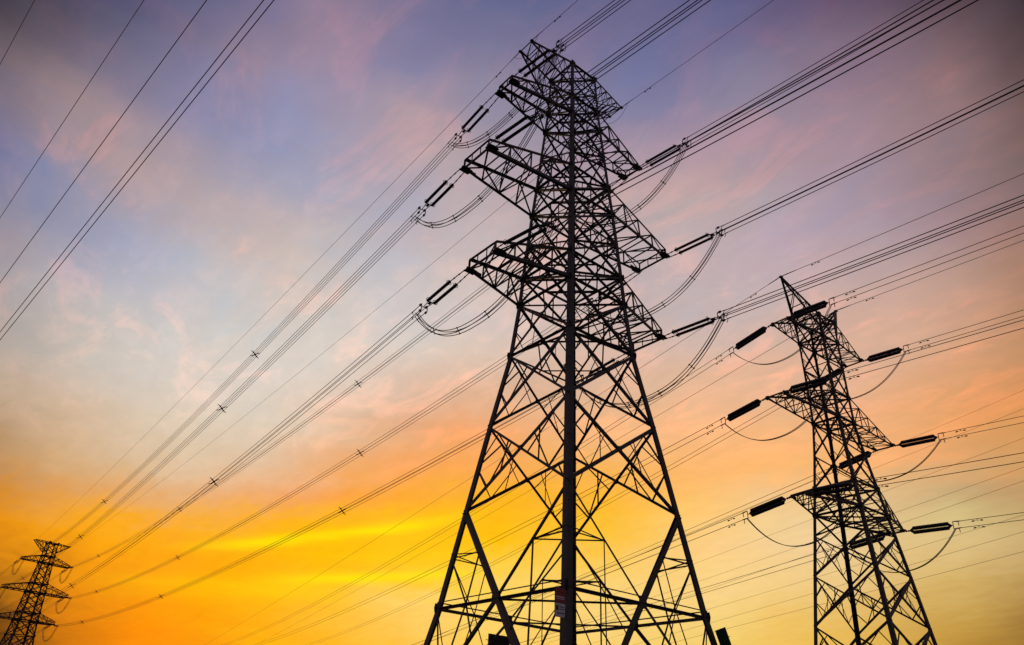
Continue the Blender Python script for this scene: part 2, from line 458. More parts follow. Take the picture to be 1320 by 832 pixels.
# ------------------------------------------------------------------ lattice towers
def make_tower(name, label, loc, yaw, rings, legw, panels, arms, horns, steel, plan_at, bw, horn_depth):
    """rings: (z, half width) from the ground up. Local X runs along the line, -Y is the near-arm side."""
    root = thing(name, label, 'pylon', loc, (0, 0, -yaw), 'lattice pylons')
    zs = [r[0] for r in rings]
    wd = [r[1] for r in rings]

    def W(z):
        return float(np.interp(z, zs, wd))
    SG = [(-1, -1), (1, -1), (1, 1), (-1, 1)]

    def C(k, z, inset=0.0):
        w = W(z) - inset
        return Vector((SG[k % 4][0] * w, SG[k % 4][1] * w, z))
    NRM = [Vector((0, -1, 0)), Vector((1, 0, 0)), Vector((0, 1, 0)), Vector((-1, 0, 0))]
    # corner legs with step bolts and splice plates
    for k in range(4):
        m = MB()
        for i in range(len(rings) - 1):
            lw = .5 * (legw(zs[i]) + legw(zs[i + 1]))
            m.legangle(C(k, zs[i]), C(k, zs[i + 1]), lw, (-SG[k][0], 0, 0), (0, -SG[k][1], 0))
        z = 2.5
        while z < zs[-1] - 1:
            p = C(k, z)
            if k in (1, 3):
                e = Vector((SG[k][0], 0, 0)) if int(z * 2) % 2 else Vector((0, SG[k][1], 0))
                m.tube([p, p + e * .16], .012, 4)
            z += .45
        b = C(k, 0)
        m.box(b + Vector((0, 0, .12)), (1, 0, 0), (0, 1, 0), legw(0) * 2.2, legw(0) * 2.2, .24)
        link('leg', m.mesh('leg', steel), root)
    # the four lattice faces
    for k in range(4):
        m = MB()
        n = NRM[k]
        rl = C(k + 1, 1) - C(k, 1)

        def brace(p, q, w, off=0.0):
            m.angle(p, q, w, n, off=-off)

        def gus(p, sz):
            m.plate(p + n * .012, rl, (0, 0, 1), .016, [(-sz * .5, -sz * .6), (sz * .5, -sz * .6), (sz * .62, 0), (sz * .5, sz * .6), (-sz * .5, sz * .6), (-sz * .62, 0)])
        for (z0, z1, kind, w) in panels:
            a0, a1, b0, b1 = C(k, z0), C(k, z1), C(k + 1, z0), C(k + 1, z1)
            if kind.startswith('X'):
                fa, fb = ((1.25, .85), (1.15, .85), (.95, 1.2), (.6, 1.0))[k] if 'R' in kind else (1, 1)
                brace(a0, b1, w * fa, .02)
                brace(b0, a1, w * fb, .02 + w * .12 + .006)
                wa_, wb_ = W(z0), W(z1)
                t = wa_ / (wa_ + wb_)
                c = a0.lerp(b1, t)
                gus(c, w * 1.5)
                if 'r' in kind:
                    sw = w * .46
                    for (l0, l1, far0, far1) in ((a0, a1, b1, b0), (b0, b1, a1, a0)):
                        ml = l0.lerp(l1, .5)
                        pu = l1.lerp(c, .34)
                        pd = l0.lerp(c, .40)
                        brace(ml, pu, sw, .05)
                        brace(ml, pd, sw, .058)
                        if 'R' in kind:
                            brace(l1.lerp(c, .30), l0.lerp(c, .86), sw * .8, .066)
                            brace(l1.lerp(c, .72), l0.lerp(c, .40), sw * .8, .074)
                    if 'V' in kind:
                        brace(a1.lerp(b1, .5) * 1.0 if False else a1.lerp(c, .62), a0.lerp(c, .62), sw * .8, .09)
                        brace(b1.lerp(c, .62), b0.lerp(c, .62), sw * .8, .09)
            if 'h' in kind:
                brace(a1, b1, w * .85, .012)
            if kind == 'K':
                # inverted V from both legs down to the middle of the strut, then out again to the feet
                mid = a0.lerp(b0, .5)
                heavy = (1.7, .72) if k in (0, 2) else (.72, 1.7)
                brace(a1, mid, w * heavy[0], .02)
                brace(b1, mid, w * heavy[1], .02)
                brace(a0, b0, w * .42, .03)
                brace(a0 + Vector((0, 0, .34)), b0 + Vector((0, 0, .34)), w * .36, .034)
                gus(mid, w * 3.0)
                f0, f1 = C(k, .3), C(k + 1, .3)
                brace(mid, f0, w * (2.2 - heavy[0] * .7), .02)
                brace(mid, f1, w * (2.2 - heavy[1] * .7), .026)
                for (l0, l1, ft) in ((a0, a1, f0), (b0, b1, f1)):
                    ml = l0.lerp(l1, .5)
                    dm = l1.lerp(mid, .5)
                    sw = w * .42
                    brace(ml, dm, sw, .05)
                    brace(ml, l0.lerp(mid, .5), sw, .06)
                    brace(dm, l0.lerp(mid, .5), sw, .065)
                    q = ft.lerp(mid, .5)
                    lq = l0.lerp(ft, .5)
                    brace(lq, q, sw, .05)
                    brace(l0, q, sw, .055)
                    brace(l0.lerp(mid, .5), q, sw, .06)
                    brace(lq, ft.lerp(mid, .25), sw, .065)
                    brace(l0.lerp(mid, .5), ft.lerp(mid, .78), sw, .07)
        for z in plan_at:
            gus(C(k, z) + rl.normalized() * .12, bw * 2.4)
            gus(C(k + 1, z) - rl.normalized() * .12, bw * 2.4)
        link('face_bracing', m.mesh('face_bracing', steel), root)
    # horizontal frames inside the body
    for z in plan_at:
        m = MB()
        up = (0, 0, 1)
        for k in range(4):
            m.angle(C(k, z, .03), C(k + 1, z, .03), bw * .8, up, off=-.01)
            m.angle(C(k, z).lerp(C(k + 1, z), .5), C(k + 1, z).lerp(C(k + 2, z), .5), bw * .55, up, off=-.03)
        if W(z) < 3.0 or abs(z - zs[-1]) < .1:
            m.angle(C(0, z), C(2, z), bw * .7, up, off=-.05)
            m.angle(C(1, z), C(3, z), bw * .7, up, off=-.07)
        link('plan_frame', m.mesh('plan_frame', steel), root)
    # hip frames of the wide bottom panel
    for (z0, z1, kind, w) in panels:
        if kind != 'K':
            continue
        for k in range(4):
            m = MB()

            def dm(kk, a):
                mid = C(kk, z0).lerp(C(kk + 1, z0), .5)
                return C(a, z1).lerp(mid, .5)
            p, q = dm(k, k), dm(k - 1, k)
            l = C(k, .5 * (z0 + z1) + .35)
            m.angle(p, q, w * .45, (0, 0, 1))
            m.angle(p, l, w * .38, (0, 0, 1), off=-.03)
            m.angle(q, l, w * .38, (0, 0, 1), off=-.04)
            link('hip_frame', m.mesh('hip_frame', steel), root)
    # cross-arms: two thick bottom chords, two lighter top chords, lattice between
    for (zt, at, lt, zl, zu, th, cw, npan) in arms:
        for s in (-1, 1):                    # -1 is the near (camera-left) arm
            m = MB()
            kA, kB = ((0, 1) if s < 0 else (3, 2))          # X-, X+
            wl, wu = W(zl), W(zu)
            bot, top = [], []
            for sx in (-1, 1):
                p0 = Vector((sx * wl, s * wl, zl))
                p1 = Vector((sx * lt, s * at, zt))
                t0 = Vector((sx * wu, s * wu, zu))
                t1 = Vector((sx * lt, s * at, zt + th))
                bot.append((p0, p1))
                top.append((t0, t1))
                side = Vector((sx, 0, 0))
                m.angle(p0, p1, cw * (.58 if s < 0 and sx < 0 else 1), side)
                m.angle(t0, t1, cw * (.78 if s < 0 and sx < 0 else .55), side)
                prev = None
                for i in range(npan + 1):
                    t = i / npan
                    pb, pt = p0.lerp(p1, t), t0.lerp(t1, t)
                    if 0 < i <= npan and th + (1 - t) > .2:
                        m.angle(pb, pt, cw * .36, side, off=-.03)
                    if prev:
                        m.angle(prev[0], pt, cw * .38, side, off=-.04) if i % 2 else m.angle(prev[1], pb, cw * .38, side, off=-.045)
                    prev = (pb, pt)
            for pair, nn, o in ((bot, Vector((0, 0, -1)), .0), (top, Vector((0, 0, 1)), .0)):
                for i in range(npan):
                    t, t2 = i / npan, (i + 1) / npan
                    a, b = pair[0][0].lerp(pair[0][1], t), pair[1][0].lerp(pair[1][1], t)
                    a2, b2 = pair[0][0].lerp(pair[0][1], t2), pair[1][0].lerp(pair[1][1], t2)
                    m.angle(a2, b2, cw * .34, nn, off=-.02)
                    m.angle(a, b2, cw * .32, nn, off=-.03)
            arm = link('cross_arm', m.mesh('cross_arm', steel), root)
            ps = 1.0 if lt > .8 and th > .3 else .5
            e0, e1 = bot[0][1], bot[1][1]
            m2 = MB()
            out_ = Vector((0, s, 0))
            t0_, t1_ = top[0][1], top[1][1]
            m2.angle(e0, e1, cw * .62, out_, off=.02)
            if th > .3:
                m2.angle(t0_, t1_, cw * .45, out_, off=.03)
                for x_ in (0, 1 / 3, 2 / 3, 1):
                    m2.angle(e0.lerp(e1, x_), t0_.lerp(t1_, x_), cw * .34, out_, off=.045)
            link('end_frame', m2.mesh('end_frame', steel), arm)
            for e, sx in ((e0, -1), (e1, 1)):
                h = MB()
                h.plate(e + Vector((sx * .06, -s * .25, .06)), (1, 0, 0), (0, 1, 0), .05, [(a_ * ps, b_ * ps) for a_, b_ in ((-.34, -.42), (.26, -.5), (.36, .0), (.26, .5), (-.34, .42))])
                h.plate(e + Vector((0, -s * .1, .05)), (0, 1, 0), (0, 0, 1), .05, [(a_ * ps, b_ * ps) for a_, b_ in ((-1.1 if s > 0 else -.3, -.12), (.3 if s > 0 else 1.1, -.16), (.3 if s > 0 else 1.1, .16), (-1.1 if s > 0 else -.3, .20))])
                link('end_plate', h.mesh('end_plate', steel), arm)
    # earth-wire arms on top
    zt, at, lt, zl, zu, cw, npan = horns
    for s in (-1, 1):
        m = MB()
        wl, wu = W(zl), W(zu)
        pb, pt = [], []
        for sx in (-1, 1):
            t0, b0 = Vector((sx * wu, s * wu, zu)), Vector((sx * wl, s * wl, zl))
            e = Vector((sx * max(lt, .05), s * at, zt))
            m.angle(t0, e, cw, (sx, 0, 0))
            m.angle(b0, e - Vector((0, 0, .12)), cw, (sx, 0, 0))
            for i in range(1, npan):
                t = i / npan
                m.angle(t0.lerp(e, t), b0.lerp(e, t), cw * .55, (sx, 0, 0), off=-.02)
                m.angle(t0.lerp(e, t), b0.lerp(e, t - 1 / npan), cw * .55, (sx, 0, 0), off=-.03)
            pt.append((t0, e))
            pb.append((b0, e - Vector((0, 0, .12))))
        for pair, nz in ((pt, 1), (pb, -1)):
            for i in range(npan):
                t, t2 = i / npan, (i + 1) / npan
                m.angle(pair[0][0].lerp(pair[0][1], t2), pair[1][0].lerp(pair[1][1], t2), cw * .55, (0, 0, nz), off=-.02)
                m.angle(pair[0][0].lerp(pair[0][1], t), pair[1][0].lerp(pair[1][1], t2), cw * .5, (0, 0, nz), off=-.03)
        ea = link('earth_wire_arm', m.mesh('earth_wire_arm', steel), root)
        for sx in ((-1, 1) if lt > .1 else (0,)):
            h = MB()
            h.box(Vector((sx * lt, s * at, zt - .05)), (1, 0, 0), (0, 1, 0), .26, .3, .10)
            link('end_plate', h.mesh('end_plate', steel), ea)
    return root


G = EYE
big_rings = [(0, 8.05), (8.05 + G, 6.15), (14.4 + G, 5.24), (20.8 + G, 4.32), (26.7 + G, 3.42), (31.28 + G, 3.06),
             (33.88 + G, 2.93), (37.2 + G, 2.74), (40.46 + G, 2.54), (43.46 + G, 2.32), (47.0 + G, 2.10), (50.4 + G, 1.88),
             (52.8 + G, 1.74), (55.0 + G, 1.66), (57.3 + G, 1.58)]


def big_leg(z):
    return float(np.interp(z, [0, 25, 33, 45, 60], [.47, .42, .36, .29, .20]))


Z = [r[0] for r in big_rings]
big_panels = [(Z[1], Z[2], 'K', .19), (Z[2], Z[3], 'XrRV', .21), (Z[3], Z[4], 'XrR', .21), (Z[4], Z[5], 'XrhV', .19),
              (Z[5], Z[6], 'Xrh', .15), (Z[6], Z[7], 'XrhV', .17), (Z[7], Z[8], 'XrhV', .17), (Z[8], Z[9], 'Xrh', .14),
              (Z[9], Z[10], 'XrhV', .15), (Z[10], Z[11], 'XrhV', .15), (Z[11], Z[12], 'Xrh', .12), (Z[12], Z[13], 'Xrh', .11), (Z[13], Z[14], 'Xrh', .11)]
big_arms = [(50.21 + G, 8.144, .865, Z[11], Z[12], .78, .25, 4),
            (40.40 + G, 10.48, 1.625, Z[8], Z[9], .92, .27, 4),
            (31.19 + G, 9.116, 1.64, Z[5], Z[6], .92, .27, 4)]
big_horns = (57.335 + G, 6.075, .831, 54.0 + G, Z[14], .13, 5)
Y1 = R(51.546)
T1 = Vector((4.699, 50.0, 0))
T1_root = make_tower('lattice_pylon', 'tallest dark lattice pylon with six arms, standing in the centre', T1, Y1, big_rings, big_leg,
                     big_panels, big_arms, big_horns, M_steel, [Z[1], Z[4], Z[5], Z[6], Z[8], Z[9], Z[11], Z[12], Z[14]], .20, 4)
Y2 = R(38.9)
T2 = Vector((-160.55, 272.1, .6))
T2_root = make_tower('lattice_pylon', 'small distant lattice pylon against the orange glow at lower left', T2, Y2, big_rings,
                     lambda z: big_leg(z) * 1.35, [(a, b, k, w * 1.5) for a, b, k, w in big_panels], [q[:6] + (q[6] * 1.35, q[7]) for q in big_arms],
                     big_horns[:5] + (.2, 4), M_steel_far, [Z[1], Z[4], Z[5], Z[6], Z[8], Z[9], Z[11], Z[12], Z[14]], .26, 4)

r_rings = [(0, 4.10), (5.0 + G, 3.30), (9.11 + G, 2.87), (12.67 + G, 2.50), (15.66 + G, 2.17), (17.3 + G, 2.0), (19.43 + G, 1.76), (22.2 + G, 1.46),
           (25.01 + G, 1.22), (27.3 + G, 1.20), (30.0 + G, 1.20), (32.64 + G, 1.21), (34.75 + G, 1.21)]
RZ = [r[0] for r in r_rings]
r_panels = [(RZ[0] + .3, RZ[1], 'XrV', .15), (RZ[1], RZ[2], 'XrR', .15), (RZ[2], RZ[3], 'XrRV', .14), (RZ[3], RZ[4], 'XrR', .13), (RZ[4], RZ[5], 'Xh', .11),
            (RZ[5], RZ[6], 'Xrh', .11), (RZ[6], RZ[7], 'Xr', .11), (RZ[7], RZ[8], 'Xrh', .11), (RZ[8], RZ[9], 'Xh', .10),
            (RZ[9], RZ[10], 'Xrh', .10), (RZ[10], RZ[11], 'Xrh', .10), (RZ[11], RZ[12], 'Xh', .10)]
r_arms = [(32.634 + G, 5.767, .752, RZ[11], RZ[12], .10, .16, 4),
          (25.022 + G, 8.093, .785, RZ[8], RZ[9], .10, .17, 5),
          (17.34 + G, 6.989, .591, RZ[5], RZ[6], .10, .17, 4)]
r_horns = (37.845 + G, 4.344, .0, 33.4 + G, RZ[12], .12, 3)
YR = R(53.652)
TR = Vector((27.22, 56.324, 0))
TR_root = make_tower('lattice_pylon', 'slimmer lattice pylon with a pointed earth-wire peak, standing at right', TR, YR, r_rings,
                     lambda z: float(np.interp(z, [0, 15, 25, 36], [.30, .27, .21, .15])), r_panels, r_arms, r_horns, M_steel,
                     [RZ[1], RZ[5], RZ[6], RZ[8], RZ[9], RZ[11], RZ[12]], .14, 4)


# ------------------------------------------------------------------ strings, bundles, jumpers
def along_curve(P, Q, s, n=1500):
    t = np.linspace(0, 1, n)[:, None]
    C = np.array(P) + (np.array(Q) - np.array(P)) * t
    C[:, 2] -= 4 * s * (t * (1 - t))[:, 0]
    return C


def at_dist(C, d):
    i = int(np.abs(np.linalg.norm(C - C[0], axis=1) - d).argmin())
    return Vector(C[i]), i


def frame_of(d):
    d = Vector(d).normalized()
    lat = Vector((0, 0, 1)).cross(d).normalized()
    up = d.cross(lat)
    return Matrix((d, lat, up)).transposed()


def shed_rod(m, p, q, r_core, r_shed, pitch):
    p, q = Vector(p), Vector(q)
    L = (q - p).length
    n = int(L / pitch)
    pts, rr = [], []
    for i in range(n):
        a = i / n
        pts += [p.lerp(q, a), p.lerp(q, a + .45 / n), p.lerp(q, a + .60 / n)]
        rr += [r_core, r_core, r_shed]
    pts.append(q)
    rr.append(r_core)
    m.tube(pts, rr, 10)


def string_quad(name, d0, d1, dy, dc):
    """double long-rod tension string ending in a yoke with four dead-end clamps; local X points outwards"""
    root = bpy.data.objects.new(name, None)
    COL.objects.link(root)
    sp = .31
    for sy in (-1, 1):
        m = MB()
        m.tube([(0.05, sy * .22, 0), (d0 * .5, sy * .27, 0), (d0, sy * sp, 0)], .042, 6)
        k = .25
        while k < d0:
            m.box((k, sy * (.22 + .09 * k / d0), 0), (1, 0, 0), (0, 1, 0), .10, .09, .10)
            k += .62
        link('link_chain', m.mesh('link_chain', M_fit), root)
        m = MB()
        shed_rod(m, (d0, sy * sp, 0), (d1, sy * sp, 0), .092, .135, .085)
        rod = link('insulator_rod', m.mesh('insulator_rod', M_ins), root)
        for x in (d0 + .18, d1 - .12):
            m = MB()
            m.torus((x, sy * sp, 0), (1, 0, .0), .21, .022, 18, 6)
            m.tube([(x, sy * sp, -.21), (x, sy * sp, .21)], .014, 5)
            link('arcing_ring', m.mesh('arcing_ring', M_fit), rod)
    m = MB()
    m.tube([(d1 + .06, -sp - .08, 0), (d1 + .06, sp + .08, 0)], .05, 6)
    m.box((d1 + .22, 0, 0), (1, 0, 0), (0, 1, 0), .34, .22, .05)
    m.tube([(d1 + .06, -.22, 0), (dy + .14, -.10, 0)], .035, 5)
    m.tube([(d1 + .06, .22, 0), (dy + .14, .10, 0)], .035, 5)
    for sy in (-1, 1):
        m.tube([(dy + .1, 0, 0), (dy + .14, sy * .27, 0)], .035, 5)
        m.tube([(dy + .14, sy * .27, -.29), (dy + .14, sy * .27, .29)], .04, 5)
    link('yoke_plate', m.mesh('yoke_plate', M_fit), root)
    for sy in (-1, 1):
        for sz in (-1, 1):
            m = MB()
            st = 0.0 if sz < 0 else .35
            m.tube([(dy + .1, sy * .27, sz * .27), (dy + .5 + st, sy * .26, sz * .26), (dc - .25, sy * .25, sz * .25), (dc, sy * .25, sz * .25)], [.030, .030, .045, .034], 6)
            m.box((dy + .35, sy * .27, sz * .27), (1, 0, 0), (0, 0, 1), .22, .15, .12)
            # jumper terminal
            m.tube([(dc - .30, sy * .25, sz * .25), (dc - .28, sy * .26, sz * .25 - .12), (dc - .40, sy * .26, sz * .25 - .34)], .03, 5)
            link('dead_end_clamp', m.mesh('dead_end_clamp', M_fit), root)
    return root


def string_twin(name, d0, d1, dy, dc):
    """double string of cap-and-pin discs, twin conductor; local X points outwards"""
    root = bpy.data.objects.new(name, None)
    COL.objects.link(root)
    sp = .165
    m = MB()
    m.tube([(0, 0, 0), (d0 - .25, 0, 0)], .03, 6)
    for k in (.15, .35):
        m.box((k, 0, 0), (1, 0, 0), (0, 1, 0), .12, .10, .12)
    m.plate((d0 - .16, 0, 0), (1, 0, 0), (0, 0, 1), .05, [(-.12, -.05), (.12, -.24), (.16, 0), (.12, .24), (-.12, .05)])
    link('link_chain', m.mesh('link_chain', M_fit), root)
    for sz in (-1, 1):
        m = MB()
        shed_rod(m, (d0, 0, sz * sp), (d1, 0, sz * sp), .135, .165, .10)
        link('insulator_discs', m.mesh('insulator_discs', M_ins), root)
    m = MB()
    m.plate((d1 + .10, 0, 0), (1, 0, 0), (0, 0, 1), .05, [(-.12, -.24), (.14, -.05), (.14, .05), (-.12, .24)])
    m.tube([(d1 + .2, 0, 0), (dy, 0, 0)], .03, 6)
    m.tube([(dy, 0, .30), (dy, 0, -.30)], .030, 6)
    link('yoke_plate', m.mesh('yoke_plate', M_fit), root)
    for sz in (-1, 1):
        m = MB()
        m.tube([(dy, 0, sz * .28), (dc - .1, 0, sz * .27), (dc + .15, 0, sz * .25)], [.03, .05, .03], 6)
        m.tube([(dc - .05, 0, sz * .26), (dc - .03, 0, sz * .26 - .34)], .03, 5)
        link('dead_end_clamp', m.mesh('dead_end_clamp', M_fit), root)
    return root


def spacer_mesh(h, reach):
    m = MB()
    for sy in (-1, 1):
        for sz in (-1, 1):
            m.tube([(0, 0, 0), (0, sy * h * .5, sz * h * .42), (0, sy * h, sz * h)], [.07, .06, .07], 5)
            m.tube([(-.12, sy * h, sz * h), (.12, sy * h, sz * h)], .075, 6)
            m.tube([(0, sy * h, sz * h), (0, sy * (h + reach), sz * (h + reach * .5))], .05, 5)
    m.torus((0, 0, 0), (1, 0, 0), h * .42, .035, 12, 5)
    return m.mesh('spacer', M_fit)


SPACER = spacer_mesh(.25, .34)


def jumper_spacer_mesh():
    m = MB()
    for sy in (-1, 1):
        m.tube([(0, -sy * .21, -.21), (0, sy * .21, .21)], .03, 5)
        for sz in (-1, 1):
            m.tube([(-.07, sy * .17, sz * .17), (.07, sy * .17, sz * .17)], .05, 5)
    return m.mesh('jumper_spacer', M_fit)


JSPACER = jumper_spacer_mesh()


def damper_mesh():
    m = MB()
    m.tube([(-.34, 0, -.13), (.34, 0, -.13)], .012, 5)
    m.tube([(0, 0, .02), (0, 0, -.13)], .025, 5)
    for sx in (-1, 1):
        m.tube([(sx * .20, 0, -.13), (sx * .28, 0, -.13), (sx * .40, 0, -.15)], [.03, .055, .045], 7)
    return m.mesh('vibration_damper', M_fit)


DAMPER = damper_mesh()


def bundle(name, label, cat, group, C, i0, i1, offs, radius, nseg, spacers=(), spacer=None, dampers=(), mt=None):
    """wires following curve C between samples i0..i1, each at a lateral/vertical offset, with spacers and dampers clamped on"""
    A = Vector(C[i0])
    d = Vector(C[-1]) - Vector(C[0])
    lat = Vector((0, 0, 1)).cross(Vector((d.x, d.y, 0))).normalized()
    idx = np.unique(np.concatenate([np.linspace(i0, i1, nseg).astype(int), np.linspace(i0, min(i1, i0 + (i1 - i0) // 5), nseg // 3).astype(int)]))
    many = len(offs) > 1 or spacers or dampers
    root = thing(name, label, cat, A, (0, 0, 0), group) if many else None
    for (a, b) in offs:
        m = MB()
        m.tube([Vector(C[i]) - A + lat * a + Vector((0, 0, b)) for i in idx], radius, 5)
        me = m.mesh('conductor', mt or M_cable, True)
        if many:
            link('conductor', me, root)
        else:
            o = link(name, me)
            o.location = A
            root = tag(o, label, cat, group)
    for t in spacers:
        i = int((len(C) - 1) * t)
        s = link('spacer', spacer, root)
        s.matrix_local = Matrix.Translation(Vector(C[i]) - A) @ frame_of(C[min(i + 3, len(C) - 1)] - C[i - 3]).to_4x4()
    for dist, (a, b) in dampers:
        p, i = at_dist(C, dist)
        s = link('vibration_damper', DAMPER, root)
        s.matrix_local = Matrix.Translation(p - A + lat * a + Vector((0, 0, b))) @ frame_of(C[i + 3] - C[i - 3]).to_4x4()
    return root


QUAD = [(-.25, -.25), (.25, -.25), (.25, .25), (-.25, .25)]
TWIN = [(0, .26), (0, -.26)]
CENTRE, FARP, RIGHTP = 'the tallest pylon', 'the small distant pylon', 'the slim right pylon'
LEVEL = {'a1': 'top', 'a2': 'middle', 'a3': 'bottom'}
SIDE = {1: 'left', -1: 'right'}

W_ = {
    "T1T2_a1_1": [[-2.216, 45.613, 50.206], [-165.037, 265.184, 50.555], 7.6], "T1T2_a2_1": [[-4.519, 44.755, 40.403], [-165.994, 262.828, 40.853], 5.805],
    "T1T2_a3_1": [[-3.46, 45.615, 31.19], [-165.076, 263.918, 31.649], 6.071], "T1T2_a1_-1": [[10.538, 55.742, 50.206], [-154.926, 277.773, 50.794], 5.5],
    "T1T2_a2_-1": [[11.896, 57.79, 40.403], [-152.725, 279.22, 40.772], 5.869], "T1T2_a3_-1": [[10.818, 56.954, 31.19], [-153.53, 278.178, 31.399], 5.126],
    "T1T2_e_1": [[-0.576, 46.873, 57.335], [-163.659, 266.894, 57.596], 1.783], "T1T2_e_-1": [[8.94, 54.429, 57.335], [-156.188, 276.232, 57.734], 2.349],
    "T1T0_a1_1": [[-1.14, 44.258, 50.206], [167.285, -145.576, 57.39], 7.345], "T1T0_a2_1": [[-2.497, 42.21, 40.403], [158.391, -152.014, 48.291], 8.808],
    "T1T0_a3_1": [[-1.42, 43.046, 31.19], [161.0, -150.0, 38.0], 8.0], "T1T0_e_1": [[0.458, 45.571, 57.335], [161.582, -150.533, 65.783], 4.805],
    "T1T0_e_-1": [[9.974, 53.127, 57.335], [170.257, -143.689, 66.15], 4.662], "T1T0_a1_-1": [[11.614, 54.387, 50.206], [169.555, -144.323, 59.336], 8.782],
    "T1T0_a2_-1": [[13.917, 55.245, 40.403], [177.933, -136.331, 48.379], 4.126], "T1T0_a3_-1": [[12.858, 54.385, 31.19], [181.108, -133.566, 37.347], 3.093],
    "RR0_a1_1": [[23.02, 52.3, 32.634], [197.841, -188.186, 35.919], 5.863], "RR0_a2_1": [[21.166, 50.895, 25.022], [196.129, -189.404, 28.261], 6.342],
    "RR0_a3_1": [[21.94, 51.706, 17.34], [196.838, -189.125, 21.144], 6.354], "RR0_h_1": [[23.721, 53.749, 37.845], [201.224, -186.62, 40.446], 5.317],
    "RR0_h_-1": [[30.719, 58.899, 37.845], [206.402, -182.82, 41.331], 4.944], "RR0_a1_-1": [[32.31, 59.136, 32.634], [207.309, -181.218, 36.045], 5.829],
    "RR0_a2_-1": [[34.203, 60.488, 25.022], [210.693, -178.678, 27.856], 5.275], "RR0_a3_-1": [[33.199, 59.99, 17.34], [209.22, -180.007, 21.149], 4.858],
    "RR2_a1_1": [[22.129, 53.511, 32.634], [-185.51, 448.574, 40.5], 9.9], "RR2_a2_1": [[20.236, 52.159, 25.022], [-184.925, 448.229, 42.0], 10.3],
    "RR2_a3_1": [[21.24, 52.657, 17.34], [-170.932, 454.771, 13.333], 4.906], "RR2_a1_-1": [[31.419, 60.347, 32.634], [-156.759, 463.855, 45.5], 11.6],
    "RR2_a2_-1": [[33.273, 61.752, 25.022], [-151.812, 466.533, 14.804], 3.724], "RR2_a3_-1": [[32.499, 60.942, 17.34], [-152.692, 466.086, 8.432], 2.257],
    "RR2_h_1": [[23.721, 53.749, 37.845], [-183.038, 450.766, 31.905], 1.753], "RR2_h_-1": [[30.719, 58.899, 37.845], [-168.193, 459.328, 30.584], 2.398]}
for v in W_.values():
    v[0][2] += G
    v[1][2] += G

# prototypes at the origin, moved to their first place
protos = {}
first = {}


def place_string(key, P, d, label):
    """key picks the kind; the first of a kind is the prototype itself"""
    if key not in protos:
        maker = {'quad_far': lambda: string_quad('insulator_string', 2.0, 5.15, 6.0, 7.8),
                 'quad_near': lambda: string_quad('insulator_string', 1.25, 4.85, 5.5, 6.5),
                 'twin_far': lambda: string_twin('insulator_string', .82, 4.15, 4.6, 5.1),
                 'twin_near': lambda: string_twin('insulator_string', .72, 3.5, 3.85, 4.3)}[key]
        o = protos[key] = maker()
    else:
        o = copy_tree(protos[key])
    o.location = P
    o.rotation_euler = frame_of(d).to_euler()
    return tag(o, label, 'insulator', 'tension insulator strings')


CL = {'quad_far': (7.5, 7.8), 'quad_near': (6.2, 6.5), 'twin_far': (4.95, 5.1), 'twin_near': (4.2, 4.3)}


def jumper(label, A, B, sag, offs, radius, power, nsp, sps):
    A, B = Vector(A), Vector(B)
    d = B - A
    lat = Vector((0, 0, 1)).cross(Vector((d.x, d.y, 0))).normalized()
    n = 34
    base = []
    for i in range(n + 1):
        t = i / n
        p = A.lerp(B, t)
        p.z -= sag * (1 - abs(2 * t - 1) ** power)
        base.append(p)
    root = thing('jumper_loop', label, 'cable', A, (0, 0, 0), 'jumper loops under the arms')
    for (a, b) in offs:
        m = MB()
        m.tube([p - A + lat * a * 1.0 + Vector((0, 0, b)) for p in base], radius, 6)
        link('cable', m.mesh('cable', M_cable, True), root)
    for i in range(nsp):
        t = (i + 1) / (nsp + 1)
        k = int(t * n)
        s = link('spacer', sps, root)
        s.matrix_local = Matrix.Translation(base[k] - A) @ frame_of(base[k + 1] - base[k - 1]).to_4x4()
    return root


JQ = [(-.17, -.17), (.17, -.17), (.17, .17), (-.17, .17)]
JT = [(-.07, 0), (.07, 0)]


def rig(P1, Q1, s1, P2, Q2, s2, kind1, kind2, lev, side, pylon, sag, power, quad, names, sp1=(), sp2=(), nseg=70, rad=.022):
    """one phase at one arm: two strings, the jumper under the arm, and the outgoing wires on both sides"""
    ends = []
    for (P, Q, s, kind, way, spx, nm) in ((P1, Q1, s1, kind1, 'left', sp1, names[0]), (P2, Q2, s2, kind2, 'right', sp2, names[1])):
        C = along_curve(P, Q, s)
        if np.linalg.norm(C[1] - C[0]) > .12:
            C = along_curve(P, Q, s, 4000)
        dj, dc = CL[kind]
        p, i = at_dist(C, dc)
        place_string(kind, Vector(P), p - Vector(P), '%s insulator string pulling %s from the %s %s arm of %s' % ('slender twin' if quad else 'thick black', way, lev, side, pylon))
        j, _ = at_dist(C, dj - .25)
        ends.append(j - Vector((0, 0, .15 if quad else .3)))
        if nm:
            j1 = len(C) - 1
            if quad and nm[1]:
                _, jj = at_dist(C[::-1], dc)
                j1 = len(C) - 1 - jj
            dam = () if quad else [(dc + 1.35, TWIN[0]), (dc + 1.35, TWIN[1])]
            bundle('conductor_bundle', nm[0], 'power line', 'conductor bundles', C, i, j1, QUAD if quad else TWIN, rad * (1.2 if way == 'right' and quad else 1), nseg, spx, SPACER, dam)
    jumper('drooping jumper loop under the %s %s arm of %s' % (lev, side, pylon), ends[0], ends[1], sag, JQ if quad else JT, (.032 if pylon == FARP else .031) if quad else .028, power, 4 if quad else 0, JSPACER)


